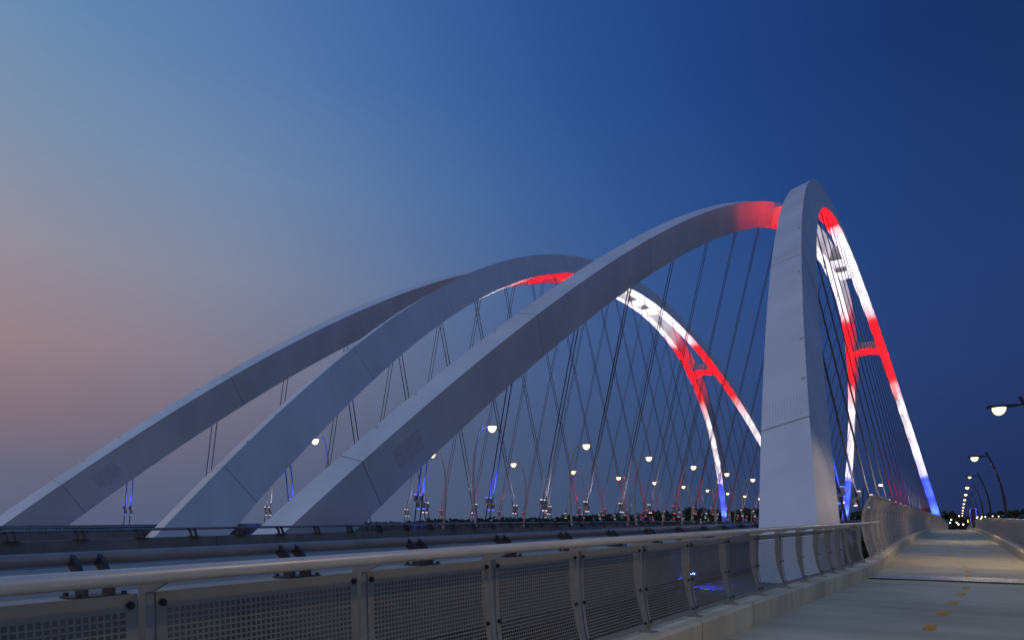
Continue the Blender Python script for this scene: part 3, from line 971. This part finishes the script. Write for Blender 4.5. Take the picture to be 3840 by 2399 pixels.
# black gooseneck lamp seen above the tall fence
t = thing('street_lamp', 'black gooseneck lamp seen just above the start of the tall fence', 'street lamp', (-31.0, 285, zd(285)), None)
zt = 18.2
b = MB()
pts = [(0, 0, 0), (0, 0, zt - 2.6)] + [(2.6 - 2.6 * math.cos(a), 0, zt - 2.6 + 2.6 * math.sin(a)) for a in [i * math.pi / 16 for i in range(1, 9)]] + [(5.4, 0, zt)]
b.tube(pts, 0.16, 8); b.build('pole', M['darkpole'], t)
b = MB(); b.box(5.2, 6.9, -0.25, 0.25, zt - 0.16, zt + 0.06); hd = b.build('lamp_head', M['darkpole'], t)
b = MB(); b.box(5.5, 6.7, -0.22, 0.22, zt - 0.5, zt - 0.16); b.build('lens', M['lens_town'], hd)

# ------------------------------------------------------------------ dark lamps along the path
path_prof = [(0, 0), (0.01, 0.8), (-0.02, 1.6), (-0.12, 2.65), (-0.28, 3.5), (-0.52, 4.3), (-0.78, 4.98), (-1.06, 5.58)]
b = MB()
b.tube([(x, 0, z) for x, z in path_prof], [0.085, 0.08, 0.075, 0.07, 0.058, 0.054, 0.05, 0.046], 10)
b.tube([(-0.10, 0, 2.45), (-0.16, 0, 2.85)], 0.08, 10)
b.box(-0.16, 0.16, -0.16, 0.16, 0, 0.05)
PPOLE = b.mesh('pole', M['darkpole'])
b = MB(); b.tube([(-0.94, 0, 5.33), (-1.2, 0, 5.28)], 0.03, 8)
PARM = b.mesh('arm', M['darkpole'])
PHEAD = head_mesh(-1, M['darkpole'])
PLENS = lens_mesh(-1, M['lens_path'], 0.85)
PLENSD = lens_mesh(-1, M['lens_dim'], 0.55)
PY = [5.3, 27.6, 49.9, 72.6, 94.6, 117.0, 139.5, 162, 185, 208, 232, 256]
for i, y in enumerate(PY):
    nm = ('black curved path lamp behind the right railing, %s along the path' % ORD[max(0, i - 1)])
    if i == 0:
        nm = 'black path lamp beside the photographer, out of view to the right'
    if i == 1:
        nm = 'black path lamp cut by the right edge of the picture, biggest of its row'
    if i == 3:
        nm = 'black curved path lamp with a dim lens, third along the right railing'
    t = thing('path_lamp', nm, 'path lamp', (2.75 if i == 1 else 2.42, y, zd(y)), 'black lamps along the path')
    link('pole', PPOLE, t)
    link('arm', PARM, t)
    h = link('lamp_head', PHEAD, t, (-1.12, 0, 5.27))
    link('lens', PLENSD if i == 3 else PLENS, h)
    if i != 3:
        lamp('bulb', 'SPOT', P_PATH * (0.52 if y < 10 else 1.15 if y < 30 else 1.0), WARM, h, (-0.5, 0, -0.24), (-0.1, 0, -1), 3.05, 0.3, 0.18)

# ------------------------------------------------------------------ far tower with blue lights
t = thing('light_tower', 'dark slender tower outlined with blue dots of light beyond the path end', 'tower', (5.75, 400, -8))
b = MB(); b.box(-1.35, 1.35, -1.3, 1.3, 0, 17.2); b.box(-1.5, 1.5, -1.5, 1.5, 17.2, 17.8); b.build('shaft', M['tower'], t)
b = MB()
rnd = random.Random(3)
for xs in (-1.36, -1.08, 1.0, 1.36):
    for i in range(44):
        if rnd.random() < 0.62:
            z = 3 + i * 0.33
            b.box(xs - 0.07, xs + 0.07, -1.42, -1.32, z, z + 0.2)
for i in range(9):
    b.box(-1.3 + i * 0.3, -1.2 + i * 0.3, -1.62, -1.52, 17.4, 17.5)
struct(b.build('led_dots', M['led_blue'], t), 'stuff')

# ------------------------------------------------------------------ town lamps on the far bank
def from_view(px, py, y):
    a, c = (px - 1976.2) / 2504.3, (1976.2 - py) / 2504.3
    X = a * 0.8395 - 0.5433; Y = a * 0.5433 + 0.8395
    k = y / Y
    return X * k, y, c * k
TOWN = [(3567, 1949, 430, 0), (3596, 1935, 460, 0), (3563, 1959.5, 400, 0), (3587, 1959, 420, 0), (3594, 1966, 380, 0), (3630, 1951, 440, 1), (3630, 1956.5, 410, 1), (3668, 1938, 480, 0),
        (3683, 1938, 500, 0), (3695, 1937.5, 520, 0), (3663, 1942.5, 470, 0), (3678, 1944, 450, 0), (3722, 1935.6, 540, 0), (3745, 1936.5, 420, 1), (3612, 1966.5, 360, 0)]
b = MB(); b.tube([(0, 0, 0), (0, 0, 0.36)], 0.27, 8); HD = {0: b.mesh('lens', M['lens_town']), 1: b.mesh('lens', M['lens_amber'])}
b = MB(); b.tube([(0, 0, -14), (0, 0, 0)], 0.14, 6); TP = b.mesh('pole', M['darkpole'])
for i, (px, py, y, a) in enumerate(TOWN):
    p = from_view(px, py, y)
    t = thing('street_lamp', ('tiny amber' if a else 'tiny warm') + ' town lamp among the dark far bank trees', 'street lamp', (p[0], p[1], p[2]), 'tiny amber town lamps' if a else 'tiny warm town lamps')
    link('pole', TP, t)
    link('lens', HD[a], t)
